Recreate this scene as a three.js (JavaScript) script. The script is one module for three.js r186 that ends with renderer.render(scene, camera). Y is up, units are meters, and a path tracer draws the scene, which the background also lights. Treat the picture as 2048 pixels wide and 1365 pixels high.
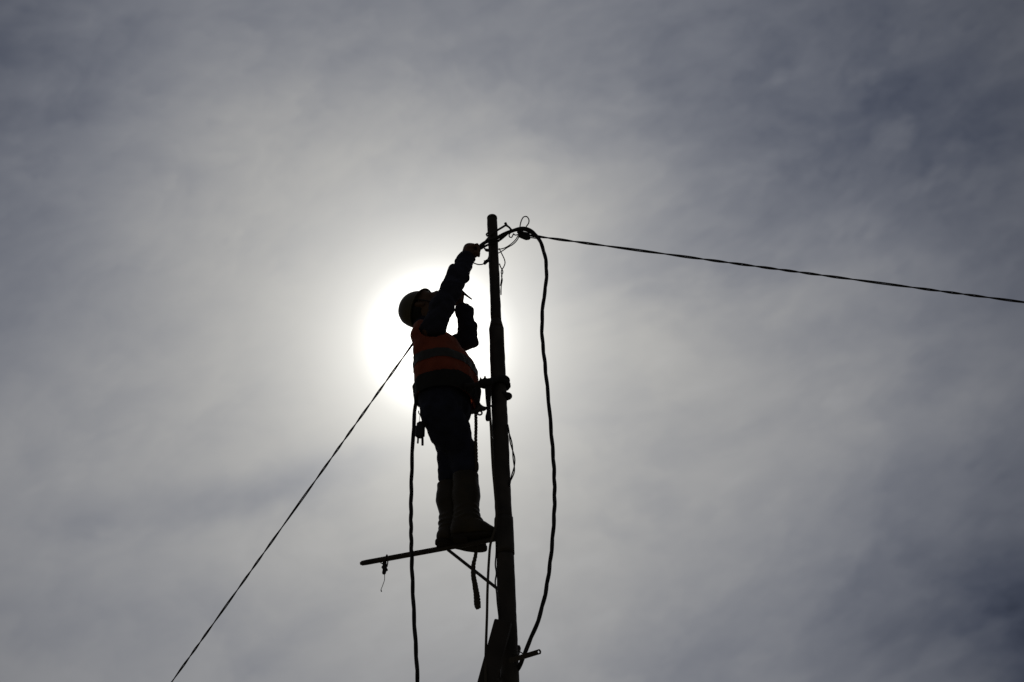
import * as THREE from 'three';
import { ImprovedNoise } from 'three/addons/math/ImprovedNoise.js';
import { mergeGeometries } from 'three/addons/utils/BufferGeometryUtils.js';

// ------------------------------------------------------------------ camera, sky, sun, exposure
const scene = new THREE.Scene();
const R = (d) => (d * Math.PI) / 180;
const camera = new THREE.PerspectiveCamera(24.43, 1024 / 682, 0.1, 900);
camera.position.set(0, 1.6, 0);
camera.rotation.set(R(32), 0, 0);
const EXPOSURE = 0.4;
const renderer = new THREE.WebGLRenderer({ antialias: true });
renderer.toneMapping = THREE.LinearToneMapping;
renderer.toneMappingExposure = EXPOSURE;
renderer.shadowMap.enabled = true;

const V = (a) => new THREE.Vector3(a[0], a[1], a[2]);
const perlin = new ImprovedNoise();
const n3 = (x, y, z) => perlin.noise(x + 31.7, y + 17.3, z + 5.9);
const fbm = (x, y, z, oct, gain = 0.5) => {
  let s = 0, a = 1, f = 1;
  for (let i = 0; i < oct; i++) { s += a * n3(x * f, y * f, z * f); a *= gain; f *= 2.03; }
  return s;
};
const clamp = (x, a, b) => Math.min(b, Math.max(a, x));
const smooth = (a, b, x) => { const t = clamp((x - a) / (b - a), 0, 1); return t * t * (3 - 2 * t); };
const dirOf = (az, el) => new THREE.Vector3(Math.sin(R(az)) * Math.cos(R(el)), Math.sin(R(el)), -Math.cos(R(az)) * Math.cos(R(el)));

const SUN = [-3.2144, 32.0049];                      // azimuth and elevation of the veiled sun, degrees
const sunDir = dirOf(SUN[0], SUN[1]);

// a thin, uneven veil of high cloud with the sun shining through it: brightness falls with the angle from the sun
const GLOW = [[0, 2.6], [1.0, 2.2], [1.8, 1.7], [2.3, 1.3], [2.75, 1.01], [3.16, 0.86], [4.07, 0.71], [5, 0.6], [6.8, 0.475], [8.6, 0.405], [10.4, 0.36], [12.2, 0.325], [14.6, 0.29], [18, 0.25], [21, 0.22], [26, 0.165], [35, 0.1], [50, 0.062], [90, 0.038], [180, 0.034]];
function glow(t) {
  let i = 1;
  while (i < GLOW.length - 1 && t > GLOW[i][0]) i++;
  const [a, b] = GLOW[i - 1], [c, d] = GLOW[i], k = clamp((t - a) / (c - a), 0, 1);
  return Math.exp(Math.log(b) + (Math.log(d) - Math.log(b)) * k);
}
// thinner places in the veil, where bluer sky shows: [azimuth, elevation], half sizes in degrees, turn, depth
const THIN = [
  [[-9.1124, 43.1616], 11, 4.2, 0, 0.26],
  [[-23.5202, 31.2532], 5.5, 4.5, 0, 0.22],
  [[-24.0452, 39.2014], 4, 4.5, -20, 0.40],
  [[20.0473, 39.4713], 7.5, 6.0, 20, 0.53],
  [[22.2313, 29.7391], 4, 4, 20, 0.13],
  [[20.444, 19.0347], 3.4, 3.6, 30, 0.66],
  [[13.7232, 21.2244], 6, 2.8, 15, 0.17],
  [[7.4753, 20.1421], 4.0, 1.2, 12, 0.09],
  [[16.1858, 25.163], 4.5, 2.6, 24, 0.15],
  [[14.5781, 31.0292], 2.6, 2.0, 20, 0.08],
  [[5.8056, 43.7263], 3, 2.4, 0, 0.11],
  [[17.6579, 38.6385], 2.4, 2.2, 30, 0.08],
  [[-12.8091, 25.9439], 4.6, 0.5, 15, 0.15],
  [[-9.3894, 27.1038], 2.0, 0.45, 14, 0.12],
  [[-15.1847, 21.4412], 3.6, 1.0, 6, 0.12],
  [[-8.4349, 20.8792], 2.2, 0.5, 30, 0.09],
  [[10.5135, 35.2188], 3, 1.2, 10, 0.08],
];
// thicker places that catch more light
const THICK = [
  [[-17.8814, 41.9367], 2.6, 1.6, 15, 0.10],
  [[23.4675, 37.7543], 1.8, 2.2, 40, 0.10],
  [[3.1566, 20.5339], 2, 1.4, 10, 0.10],
  [[7.9977, 31.6131], 2, 1.5, 10, 0.09],
  [[3.5094, 36.3494], 3.2, 0.9, 12, 0.09],
  [[11.6169, 33.677], 4, 1.3, 10, 0.16],
  [[12.8464, 28.883], 3.2, 1.4, 35, 0.14],
  [[-13.8871, 38.9818], 4, 1.6, 18, 0.10],
  [[-19.8406, 35.0965], 2.5, 0.7, -12, 0.08],
  [[0.8442, 39.8124], 3.5, 1.5, 20, 0.07],
  [[-9.9167, 24.4832], 4, 0.9, 16, 0.05],
  [[17.7631, 28.671], 2.2, 1.0, 30, 0.14],
];
function patches(list, az, el) {
  let s = 0;
  for (const [[a, e], sa, se, turn, k] of list) {
    const x = (az - a) * Math.cos(R(e)), y = el - e;
    if (Math.abs(x) > 4 * sa + 4 * se || Math.abs(y) > 4 * sa + 4 * se) continue;
    const c = Math.cos(R(turn)), n = Math.sin(R(turn)), u = (x * c + y * n) / sa, w = (-x * n + y * c) / se;
    s += k * Math.exp(-0.5 * (u * u + w * w));
  }
  return s;
}
{
  const W = 4096, H = 2048, data = new Float32Array(W * H * 4);
  const along = new THREE.Vector3(0.94, 0.30, 0.16).normalize();
  for (let j = 0; j < H; j++) {
    const el = ((j + 0.5) / H) * 180 - 90, ce = Math.cos(R(el)), y = Math.sin(R(el));
    for (let i = 0; i < W; i++) {
      const ph = ((i + 0.5) / W - 0.5) * 2 * Math.PI, x = Math.cos(ph) * ce, z = Math.sin(ph) * ce, o = (j * W + i) * 4;
      let L, dark;
      const th = (Math.acos(clamp(x * sunDir.x + y * sunDir.y + z * sunDir.z, -1, 1)) * 180) / Math.PI;
      if (el < -2) { L = 0.08; dark = 0.2; } else {
        let az = (Math.atan2(x, -z) * 180) / Math.PI;
        const s = x * along.x + y * along.y + z * along.z, q = 0.42 * s;
        const X = x - along.x * q, Y = y - along.y * q, Z = z - along.z * q;
        const wx = fbm(X * 5, Y * 5, Z * 5, 3), wy = fbm(X * 5 + 9, Y * 5, Z * 5 + 4, 3);
        const big = fbm(X * 4 + wx * 0.35, Y * 4 + wy * 0.35, Z * 4, 3);
        const fine = fbm(X * 15 + wy * 0.5, Y * 15 + wx * 0.5, Z * 15, 5, 0.6);
        const wisp = fbm(X * 46 + fine * 0.9 + wx, Y * 46 + wy, Z * 46 - fine * 0.6, 4, 0.62), thread = 1 - 2.2 * Math.abs(fbm(X * 22 + wy, Y * 22 + fine * 0.5, Z * 22 + wx, 3, 0.55));
        const p = patches(THIN, az + wx * 1.6 + fine * 0.8, el + wy * 1.3 + fine * 0.6), b = patches(THICK, az + wx * 2.2, el + wy * 1.6);
        const veil = smooth(2.2, 9, th);
        dark = clamp(p + (0.05 * big + (0.055 + 0.10 * p) * fine + (0.032 + 0.045 * p) * wisp - (0.02 + 0.03 * p) * (thread - 0.35)) * veil - b * 0.8, -0.35, 0.86);
        L = glow(th) * (1 - dark);
      }
      // warm close to the sun, neutral further out, blue where the veil is thin
      const warm = Math.exp(-th / 10), blue = clamp(smooth(4, 18, th) * 0.22 + 1.2 * Math.pow(Math.max(dark, 0), 1.15) + 0.2 * smooth(0.45, 0.75, dark), 0, 1.7);
      L /= EXPOSURE;
      data[o] = L * (1 + 0.028 * warm - 0.235 * blue);
      data[o + 1] = L * (1 + 0.008 * warm - 0.125 * blue - 0.004);
      data[o + 2] = L * (1 - 0.08 * warm + 0.20 * blue);
      data[o + 3] = 1;
    }
  }
  const sky = new THREE.DataTexture(data, W, H, THREE.RGBAFormat, THREE.FloatType);
  sky.mapping = THREE.EquirectangularReflectionMapping;
  sky.magFilter = THREE.LinearFilter; sky.minFilter = THREE.LinearFilter;
  sky.colorSpace = THREE.LinearSRGBColorSpace;
  sky.needsUpdate = true;
  scene.background = sky;
  scene.environment = sky;
}
const sun = new THREE.DirectionalLight(new THREE.Color(1, 0.95, 0.86), 2.2);
sun.position.copy(sunDir).multiplyScalar(40).add(new THREE.Vector3(0, 5, -7.6));
sun.target.position.set(0, 5, -7.6);
sun.castShadow = true;
sun.shadow.radius = 6;
sun.shadow.mapSize.set(2048, 2048);
Object.assign(sun.shadow.camera, { left: -30, right: 30, top: 30, bottom: -30, near: 1, far: 120 });
scene.add(sun, sun.target);

// ------------------------------------------------------------------ helpers
const taken = {};
const numbered = (name) => { const k = (taken[name] = (taken[name] ?? -1) + 1); return k ? `${name}_${String(k).padStart(3, '0')}` : name; };
function thing(name, label, category, base, group) {
  const o = new THREE.Group();
  o.name = numbered(name);
  o.position.set(...base);
  o.userData = group ? { label, category, group } : { label, category };
  scene.add(o);
  return o;
}
function worldOf(o) { const p = new THREE.Vector3(); for (let q = o; q && q !== scene; q = q.parent) p.add(q.position); return p; }
function part(name, geo, mat, parent, label) {           // geometry comes in world metres
  const p = worldOf(parent);
  geo.translate(-p.x, -p.y, -p.z);
  const m = new THREE.Mesh(geo, mat);
  m.name = name; m.castShadow = m.receiveShadow = true;
  if (label) m.userData.label = label;
  parent.add(m);
  return m;
}
function solo(name, geo, mat, label, category, base, group) {   // a thing that is a single mesh
  geo.translate(-base[0], -base[1], -base[2]);
  const m = new THREE.Mesh(geo, mat);
  m.name = numbered(name); m.position.set(...base); m.castShadow = m.receiveShadow = true;
  m.userData = group ? { label, category, group } : { label, category };
  scene.add(m);
  return m;
}
const join = (list) => mergeGeometries(list.map((g) => { const k = g.index ? g : g; for (const n of Object.keys(k.attributes)) if (n !== 'position' && n !== 'normal') k.deleteAttribute(n); if (!k.index) k.setIndex([...Array(k.attributes.position.count).keys()]); return k; }));

// a round bar along a list of centres, radius a number or a function of the share of its length, both ends closed
function bar(pts, rad, sides = 10) {
  const n = pts.length, pos = [], idx = [], rf = typeof rad === 'function' ? rad : () => rad;
  let nrm = null, len = 0;
  const cum = [0];
  for (let i = 1; i < n; i++) cum.push((len += pts[i].distanceTo(pts[i - 1])));
  for (let i = 0; i < n; i++) {
    const t = pts[Math.min(n - 1, i + 1)].clone().sub(pts[Math.max(0, i - 1)]).normalize();
    if (!nrm) nrm = Math.abs(t.y) < 0.9 ? new THREE.Vector3(0, 1, 0) : new THREE.Vector3(1, 0, 0);
    nrm = nrm.clone().addScaledVector(t, -nrm.dot(t)).normalize();
    const bin = t.clone().cross(nrm), r = rf(cum[i] / len);
    for (let k = 0; k < sides; k++) {
      const a = (k / sides) * 2 * Math.PI;
      const p = pts[i].clone().addScaledVector(nrm, Math.cos(a) * r).addScaledVector(bin, Math.sin(a) * r);
      pos.push(p.x, p.y, p.z);
    }
  }
  for (let i = 0; i < n - 1; i++) for (let k = 0; k < sides; k++) {
    const a = i * sides + k, b = i * sides + ((k + 1) % sides);
    idx.push(a, b, a + sides, b, b + sides, a + sides);
  }
  for (const [i, flip] of [[0, 1], [n - 1, 0]]) {
    const c = pos.length / 3;
    pos.push(pts[i].x, pts[i].y, pts[i].z);
    for (let k = 0; k < sides; k++) { const a = i * sides + k, b = i * sides + ((k + 1) % sides); flip ? idx.push(c, b, a) : idx.push(c, a, b); }
  }
  const g = new THREE.BufferGeometry();
  g.setAttribute('position', new THREE.Float32BufferAttribute(pos, 3));
  g.setIndex(idx); g.computeVertexNormals();
  return g;
}
const curve = (list, n) => new THREE.CatmullRomCurve3(list.map(V), false, 'centripetal').getSpacedPoints(n);
const wire = (list, r, n = 40, sides = 7) => bar(curve(list, n), r, sides);
// one strand of a twisted cable: winds round the centre line at a distance off, one turn every pitch metres
function strand(center, off, pitch, phase, r, sides = 8, wobble = 0) {
  const out = [];
  let s = 0, nrm = null;
  for (let i = 0; i < center.length; i++) {
    if (i) s += center[i].distanceTo(center[i - 1]);
    const t = center[Math.min(center.length - 1, i + 1)].clone().sub(center[Math.max(0, i - 1)]).normalize();
    if (!nrm) nrm = Math.abs(t.y) < 0.9 ? new THREE.Vector3(0, 1, 0) : new THREE.Vector3(1, 0, 0);
    nrm = nrm.clone().addScaledVector(t, -nrm.dot(t)).normalize();
    const bin = t.clone().cross(nrm), a = phase + (s / pitch) * 2 * Math.PI + wobble * n3(s * 1.7, 3.3, 1.1), o = typeof off === 'function' ? off(s) : off;
    out.push(center[i].clone().addScaledVector(nrm, Math.cos(a) * o).addScaledVector(bin, Math.sin(a) * o));
  }
  return bar(out, r, sides);
}
// a smooth closed surface round the zero of a distance field (surface nets)
function netOf(sdf, lo, hi, h, keep) {
  const nx = Math.ceil((hi[0] - lo[0]) / h) + 1, ny = Math.ceil((hi[1] - lo[1]) / h) + 1, nz = Math.ceil((hi[2] - lo[2]) / h) + 1;
  const f = new Float32Array(nx * ny * nz), at = (i, j, k) => (k * ny + j) * nx + i;
  for (let k = 0; k < nz; k++) for (let j = 0; j < ny; j++) for (let i = 0; i < nx; i++) f[at(i, j, k)] = sdf(lo[0] + i * h, lo[1] + j * h, lo[2] + k * h);
  const id = new Int32Array(nx * ny * nz).fill(-1), pos = [], idx = [], C = [[0, 0, 0], [1, 0, 0], [0, 1, 0], [1, 1, 0], [0, 0, 1], [1, 0, 1], [0, 1, 1], [1, 1, 1]];
  const E = [[0, 1], [2, 3], [4, 5], [6, 7], [0, 2], [1, 3], [4, 6], [5, 7], [0, 4], [1, 5], [2, 6], [3, 7]];
  for (let k = 0; k < nz - 1; k++) for (let j = 0; j < ny - 1; j++) for (let i = 0; i < nx - 1; i++) {
    const v = C.map(([a, b, c]) => f[at(i + a, j + b, k + c)]);
    let m = 0; for (let c = 0; c < 8; c++) if (v[c] < 0) m++;
    if (m === 0 || m === 8) continue;
    let x = 0, y = 0, z = 0, n = 0;
    for (const [a, b] of E) if (v[a] < 0 !== v[b] < 0) {
      const t = v[a] / (v[a] - v[b]), A = C[a], B = C[b];
      x += A[0] + (B[0] - A[0]) * t; y += A[1] + (B[1] - A[1]) * t; z += A[2] + (B[2] - A[2]) * t; n++;
    }
    id[at(i, j, k)] = pos.length / 3;
    pos.push(lo[0] + (i + x / n) * h, lo[1] + (j + y / n) * h, lo[2] + (k + z / n) * h);
  }
  const quad = (a, b, c, d, flip) => { if (a < 0 || b < 0 || c < 0 || d < 0) return; flip ? idx.push(a, c, b, a, d, c) : idx.push(a, b, c, a, c, d); };
  for (let k = 1; k < nz - 1; k++) for (let j = 1; j < ny - 1; j++) for (let i = 1; i < nx - 1; i++) {
    const o = f[at(i, j, k)] < 0;
    if (o !== f[at(i + 1, j, k)] < 0) quad(id[at(i, j - 1, k - 1)], id[at(i, j, k - 1)], id[at(i, j, k)], id[at(i, j - 1, k)], !o);
    if (o !== f[at(i, j + 1, k)] < 0) quad(id[at(i - 1, j, k - 1)], id[at(i - 1, j, k)], id[at(i, j, k)], id[at(i, j, k - 1)], !o);
    if (o !== f[at(i, j, k + 1)] < 0) quad(id[at(i - 1, j - 1, k)], id[at(i, j - 1, k)], id[at(i, j, k)], id[at(i - 1, j, k)], !o);
  }
  let index = idx;
  if (keep) {
    index = [];
    for (let t = 0; t < idx.length; t += 3) {
      let x = 0, y = 0, z = 0;
      for (let c = 0; c < 3; c++) { const a = idx[t + c] * 3; x += pos[a] / 3; y += pos[a + 1] / 3; z += pos[a + 2] / 3; }
      if (keep(x, y, z)) index.push(idx[t], idx[t + 1], idx[t + 2]);
    }
  }
  const g = new THREE.BufferGeometry();
  g.setAttribute('position', new THREE.Float32BufferAttribute(pos, 3));
  g.setIndex(index); g.computeVertexNormals();
  return g;
}
// distance to a bone that tapers from radius ra at a to rb at b
function bone(a, b, ra, rb) {
  const bx = b[0] - a[0], by = b[1] - a[1], bz = b[2] - a[2], q = 1 / (bx * bx + by * by + bz * bz + 1e-9);
  return (x, y, z) => {
    const px = x - a[0], py = y - a[1], pz = z - a[2], t = clamp((px * bx + py * by + pz * bz) * q, 0, 1);
    return Math.hypot(px - bx * t, py - by * t, pz - bz * t) - (ra + (rb - ra) * t);
  };
}
const chain = (list) => list.slice(1).map((b, i) => bone(list[i][0], b[0], list[i][1], b[1]));      // [[point, radius], ...]
const smin = (a, b, k) => { const h = Math.max(k - Math.abs(a - b), 0) / k; return Math.min(a, b) - h * h * k * 0.25; };
const blend = (list, k) => (x, y, z) => { let d = 9; for (const s of list) d = smin(d, s(x, y, z), k); return d; };
const sum = (a, b, k = 1) => [a[0] + b[0] * k, a[1] + b[1] * k, a[2] + b[2] * k];
function boxOf(pts, pad) {
  const lo = [9e9, 9e9, 9e9], hi = [-9e9, -9e9, -9e9];
  for (const p of pts) for (let i = 0; i < 3; i++) { lo[i] = Math.min(lo[i], p[i]); hi[i] = Math.max(hi[i], p[i]); }
  return [lo.map((v) => v - pad), hi.map((v) => v + pad)];
}
// uneven dye and dirt: a noise in the colour of every vertex, no matter how it is lit
function mottle(geo, freq, amount, seed = 0) {
  const p = geo.attributes.position, c = new Float32Array(p.count * 3);
  for (let i = 0; i < p.count; i++) {
    const v = 1 + amount * fbm(p.getX(i) * freq + seed, p.getY(i) * freq, p.getZ(i) * freq, 3, 0.6);
    c[i * 3] = c[i * 3 + 1] = c[i * 3 + 2] = clamp(v, 0.2, 1.8);
  }
  geo.setAttribute('color', new THREE.BufferAttribute(c, 3));
  return geo;
}
const M = (r, g, b, rough, more = {}) => new THREE.MeshStandardMaterial({ color: new THREE.Color().setRGB(r, g, b), roughness: rough, side: THREE.DoubleSide, ...more });
const mat = {
  steel: M(0.075, 0.064, 0.055, 0.62, { metalness: 0.25, vertexColors: true }),
  darkSteel: M(0.07, 0.065, 0.06, 0.6, { metalness: 0.3 }),
  cable: M(0.028, 0.026, 0.025, 0.55),
  tieWire: M(0.09, 0.085, 0.08, 0.5, { metalness: 0.5 }),
  plastic: M(0.03, 0.03, 0.032, 0.5),
  rope: M(0.11, 0.095, 0.075, 0.95),
  webbing: M(0.035, 0.033, 0.036, 0.9),
  wood: M(0.06, 0.05, 0.045, 0.75, { vertexColors: true }),
  skin: M(0.17, 0.095, 0.06, 0.6, { vertexColors: true }),
  shirt: M(0.035, 0.036, 0.06, 0.95, { vertexColors: true }),
  trousers: M(0.028, 0.032, 0.062, 0.95, { vertexColors: true }),
  boot: M(0.05, 0.036, 0.016, 0.5, { vertexColors: true }),
  sole: M(0.04, 0.03, 0.02, 0.8),
  helmet: M(0.085, 0.068, 0.032, 0.38, { vertexColors: true }),
  vest: new THREE.MeshPhysicalMaterial({ color: new THREE.Color().setRGB(0.48, 0.095, 0.04), roughness: 0.95, transmission: 0.3, thickness: 0, side: THREE.DoubleSide, vertexColors: true }),
  band: M(0.055, 0.055, 0.05, 0.5, { vertexColors: true }),
  hair: M(0.02, 0.017, 0.015, 0.7),
  eye: M(0.5, 0.48, 0.45, 0.25),
  lip: M(0.2, 0.085, 0.07, 0.6),
  ground: M(0.11, 0.095, 0.06, 1, { vertexColors: true }),
  post: M(0.14, 0.10, 0.07, 0.9, { vertexColors: true }),
};

// ------------------------------------------------------------------ ground
{
  const g = new THREE.CircleGeometry(420, 96, 0, Math.PI * 2).toNonIndexed();
  const fine = new THREE.PlaneGeometry(840, 840, 120, 120);
  g.dispose();
  fine.rotateX(-Math.PI / 2);
  mottle(fine, 0.09, 0.6);
  const m = new THREE.Mesh(fine, mat.ground);
  m.name = 'ground'; m.receiveShadow = true;
  m.userData = { kind: 'structure', label: 'bare earth with dry grass at the foot of the pole', category: 'ground' };
  scene.add(m);
}

// ------------------------------------------------------------------ the steel pole
const poleTop = V([-0.1197, 7.233, -7.6]), poleLow = V([-0.0217, 4.6383, -7.6]);
const poleAxis = poleTop.clone().sub(poleLow).normalize();
const onPole = (y) => poleTop.clone().addScaledVector(poleAxis, (y - poleTop.y) / poleAxis.y);
const poleFoot = onPole(-0.6);
const hAt = (list) => list[1];
const yCollarTop = hAt([-0.0399, 5.2382, -7.6]), yCollarLow = hAt([-0.0367, 5.033, -7.6]), yShoulderLow = hAt([-0.08, 6.4316, -7.6]), yShoulderTop = hAt([-0.0832, 6.4893, -7.6]);
function poleTube(y0, y1, r0, r1, sides = 28, rough = 0.0019) {
  const n = Math.max(3, Math.round((y1 - y0) / 0.025)), pts = [];
  for (let i = 0; i <= n; i++) pts.push(onPole(y0 + ((y1 - y0) * i) / n));
  const g = bar(pts, (t) => r0 + (r1 - r0) * t, sides), p = g.attributes.position;
  for (let i = 0; i < p.count; i++) {                                     // scale, runs of paint and knocks
    const x = p.getX(i), y = p.getY(i), z = p.getZ(i), c = onPole(y), d = rough * fbm(x * 22, y * 14, z * 22, 3, 0.7);
    const l = Math.hypot(x - c.x, z - c.z) || 1;
    p.setXYZ(i, x + ((x - c.x) / l) * d, y, z + ((z - c.z) / l) * d);
  }
  g.computeVertexNormals();
  return mottle(g, 9, 0.5);
}
const pole = thing('utility_pole', 'tall stepped steel tube pole that the worker is tied to', 'pole', [onPole(0).x, 0, onPole(0).z]);
part('lower_tube', poleTube(-0.6, yCollarLow, 0.0475, 0.047), mat.steel, pole);
part('collar', poleTube(yCollarLow - 0.004, yCollarTop, 0.0505, 0.0498), mat.steel, pole);
part('middle_tube', poleTube(yCollarTop - 0.01, yShoulderLow, 0.0452, 0.0425), mat.steel, pole);
part('shoulder', poleTube(yShoulderLow - 0.001, yShoulderTop, 0.0425, 0.0305, 28, 0.0006), mat.steel, pole);
part('upper_tube', poleTube(yShoulderTop - 0.002, poleTop.y - 0.012, 0.0304, 0.0296), mat.steel, pole);
{
  const pts = [], rr = [0.0305, 0.031, 0.0305, 0.029, 0.025, 0.018, 0.009];
  for (let i = 0; i < 7; i++) pts.push(onPole(poleTop.y - 0.024 + i * 0.005));
  part('cap', mottle(bar(pts, (t) => rr[Math.round(t * 6)], 24), 9, 0.5), mat.steel, pole);
}
// the pipe the worker stands on, with its brace
const barA = V([-0.0449, 5.128, -7.6006]), barB = V([-0.8187, 5.128, -7.935]);
{
  const d = barB.clone().sub(barA).normalize(), L = barB.distanceTo(barA), pts = [];
  for (let i = 0; i <= 30; i++) pts.push(barA.clone().addScaledVector(d, (L * i) / 30));
  pts.push(barB.clone().addScaledVector(d, 0.006), barB.clone().addScaledVector(d, 0.009));
  part('foot_bar', mottle(bar(pts, (t) => (t > 0.994 ? 0.009 : t > 0.985 ? 0.0135 : 0.0148), 18), 12, 0.5), mat.steel, pole, 'horizontal pipe arm the worker stands on');
  const s = barA.clone().lerp(barB, 0.385).add(new THREE.Vector3(0, -0.013, 0)), e = onPole(hAt([-0.0725, 4.8304, -7.6])).add(new THREE.Vector3(-0.03, 0, -0.02));
  part('brace', mottle(bar([s, s.clone().lerp(e, 0.5), e], 0.0085, 10), 12, 0.5), mat.steel, pole, 'thin diagonal rod under the foot bar');
}
// flat lug with a bolt hole, low on the other side
{
  const a = V([-0.0091, 4.17, -6.8637]), b = V([0.1303, 4.17, -6.7444]), d = b.clone().sub(a), L = d.length(), w = 0.021;
  const sh = new THREE.Shape();
  sh.moveTo(0, -w / 2); sh.lineTo(L - 0.006, -w / 2); sh.quadraticCurveTo(L + 0.006, 0, L - 0.006, w / 2); sh.lineTo(0, w / 2); sh.closePath();
  const hole = new THREE.Path(); hole.absarc(L - 0.012, 0, 0.007, 0, Math.PI * 2); sh.holes.push(hole);
  const g = new THREE.ExtrudeGeometry(sh, { depth: 0.005, bevelEnabled: true, bevelSize: 0.001, bevelThickness: 0.001, bevelSegments: 1, curveSegments: 10 });
  g.rotateX(0.42);
  g.rotateY(Math.atan2(-d.z, d.x)); g.translate(a.x, a.y, a.z);
  part('lug', mottle(join([g]), 12, 0.5), mat.steel, pole, 'short flat bar with a bolt hole near the ladder top');
}
// hook bolt at the top
part('hook', join([
  wire([[-0.1271, 7.0641, -7.565], [-0.1005, 7.086, -7.56], [-0.0623, 7.1225, -7.57], [-0.0357, 7.1499, -7.58]], 0.0064, 20, 8),
  wire([[-0.0387, 7.1518, -7.58], [-0.0178, 7.1334, -7.58], [0, 7.1114, -7.58], [0.0148, 7.1078, -7.585]], 0.0064, 14, 8),
  wire([[-0.0402, 7.1647, -7.58], [-0.0342, 7.1518, -7.58], [-0.0282, 7.1408, -7.58]], (t) => 0.0085 - 0.002 * t, 8, 8),
]), mat.darkSteel, pole);
part('clip', wire([[-0.1425, 7.1004, -7.59], [-0.1513, 7.0894, -7.59], [-0.1452, 7.0748, -7.59]], 0.0055, 8, 7), mat.darkSteel, pole);
part('clip', wire([[-0.0768, 7.0568, -7.57], [-0.0694, 7.0495, -7.57], [-0.0738, 7.0278, -7.57], [-0.0826, 7.0205, -7.57]], 0.004, 10, 7), mat.darkSteel, pole);

// ------------------------------------------------------------------ ladder leaning on the pole
{
  const top = [-0.0429, 4.611, -7.485], low = [-0.1611, 4.1395, -7.485];
  const a = V(top), slope = V(low).sub(a), foot = a.clone().addScaledVector(slope, -a.y / slope.y);
  const across = new THREE.Vector3(0.14, 0, -0.98).normalize().multiplyScalar(0.33), dir = a.clone().sub(foot).normalize(), L = a.distanceTo(foot);
  const side = across.clone().normalize(), front = side.clone().cross(dir).normalize();
  const lad = thing('ladder', 'dark wooden ladder leaning against the foot of the pole', 'ladder', [foot.x + across.x / 2, 0, foot.z + across.z / 2]);
  const rail = (o) => {
    const sh = new THREE.Shape(), w = 0.04, d = 0.014;
    sh.moveTo(-w, -d); sh.lineTo(w, -d); sh.lineTo(w, d); sh.lineTo(-w, d); sh.closePath();
    const g = new THREE.ExtrudeGeometry(sh, { depth: L - 0.012, bevelEnabled: true, bevelSize: 0.004, bevelThickness: 0.012, bevelSegments: 3, steps: 60 });
    g.applyMatrix4(new THREE.Matrix4().makeBasis(front, side, dir).setPosition(foot.clone().add(o)));
    return mottle(join([g]), 14, 0.5, o.x * 9);
  };
  part('rail', rail(new THREE.Vector3()), mat.wood, lad);
  part('rail', rail(across), mat.wood, lad);
  for (let s = 0.3; s < L - 0.1; s += 0.28) {
    const p = foot.clone().addScaledVector(dir, s);
    part('rung', mottle(bar([p.clone().addScaledVector(side, -0.012), p.clone().add(across).addScaledVector(side, 0.012)], 0.014, 12), 14, 0.5), mat.wood, lad);
  }
}

// ------------------------------------------------------------------ the worker
const SOLE = 5.1425;
const lat = [-0.42, 0, 0.907];                                   // towards his right hand, which is on the near side
const person = thing('person', 'worker in orange vest, dark clothes, boots and helmet reaching up beside the pole', 'person', [-0.2507, 5.1425, -7.6947]);
const cloth = (d, amp, fr) => (x, y, z) => d(x, y, z) - amp * (n3(x * fr, y * fr * 1.25, z * fr) + 0.5 * n3(x * fr * 2.1, y * fr * 2.3, z * fr * 2.1));
// joints
const J = {
  shR: [-0.4392, 6.3434, -7.43], elR: [-0.337, 6.6028, -7.44], wrR: [-0.2671, 6.8528, -7.505],
  shL: [-0.4054, 6.3995, -7.76], elL: [-0.2501, 6.4041, -7.68], wrL: [-0.3075, 6.6397, -7.63],
  neck: [-0.496, 6.4049, -7.59], head: [-0.4941, 6.5516, -7.58],
  c0: [-0.4546, 6.3306, -7.6], c1: [-0.401, 6.2308, -7.6], c2: [-0.3708, 6.142, -7.6], c3: [-0.3631, 6.0444, -7.6], c4: [-0.3725, 5.9504, -7.61],
  hipR: [-0.3844, 5.8696, -7.535], knR: [-0.266, 5.6609, -7.65], anR: [-0.2432, 5.2345, -7.66],
  hipL: [-0.3558, 5.9374, -7.7], knL: [-0.3408, 5.6868, -7.74], anL: [-0.3243, 5.2749, -7.745],
};
// head frame: face turned up to the work
const hf = new THREE.Vector3(0.32, 0.92, 0.2).normalize();
const hr = new THREE.Vector3(...lat).addScaledVector(hf, -new THREE.Vector3(...lat).dot(hf)).normalize();
const hu = hr.clone().cross(hf).normalize();
const H = V(J.head);
const hp = (r, u, f) => H.clone().addScaledVector(hr, r).addScaledVector(hu, u).addScaledVector(hf, f).toArray();
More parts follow.
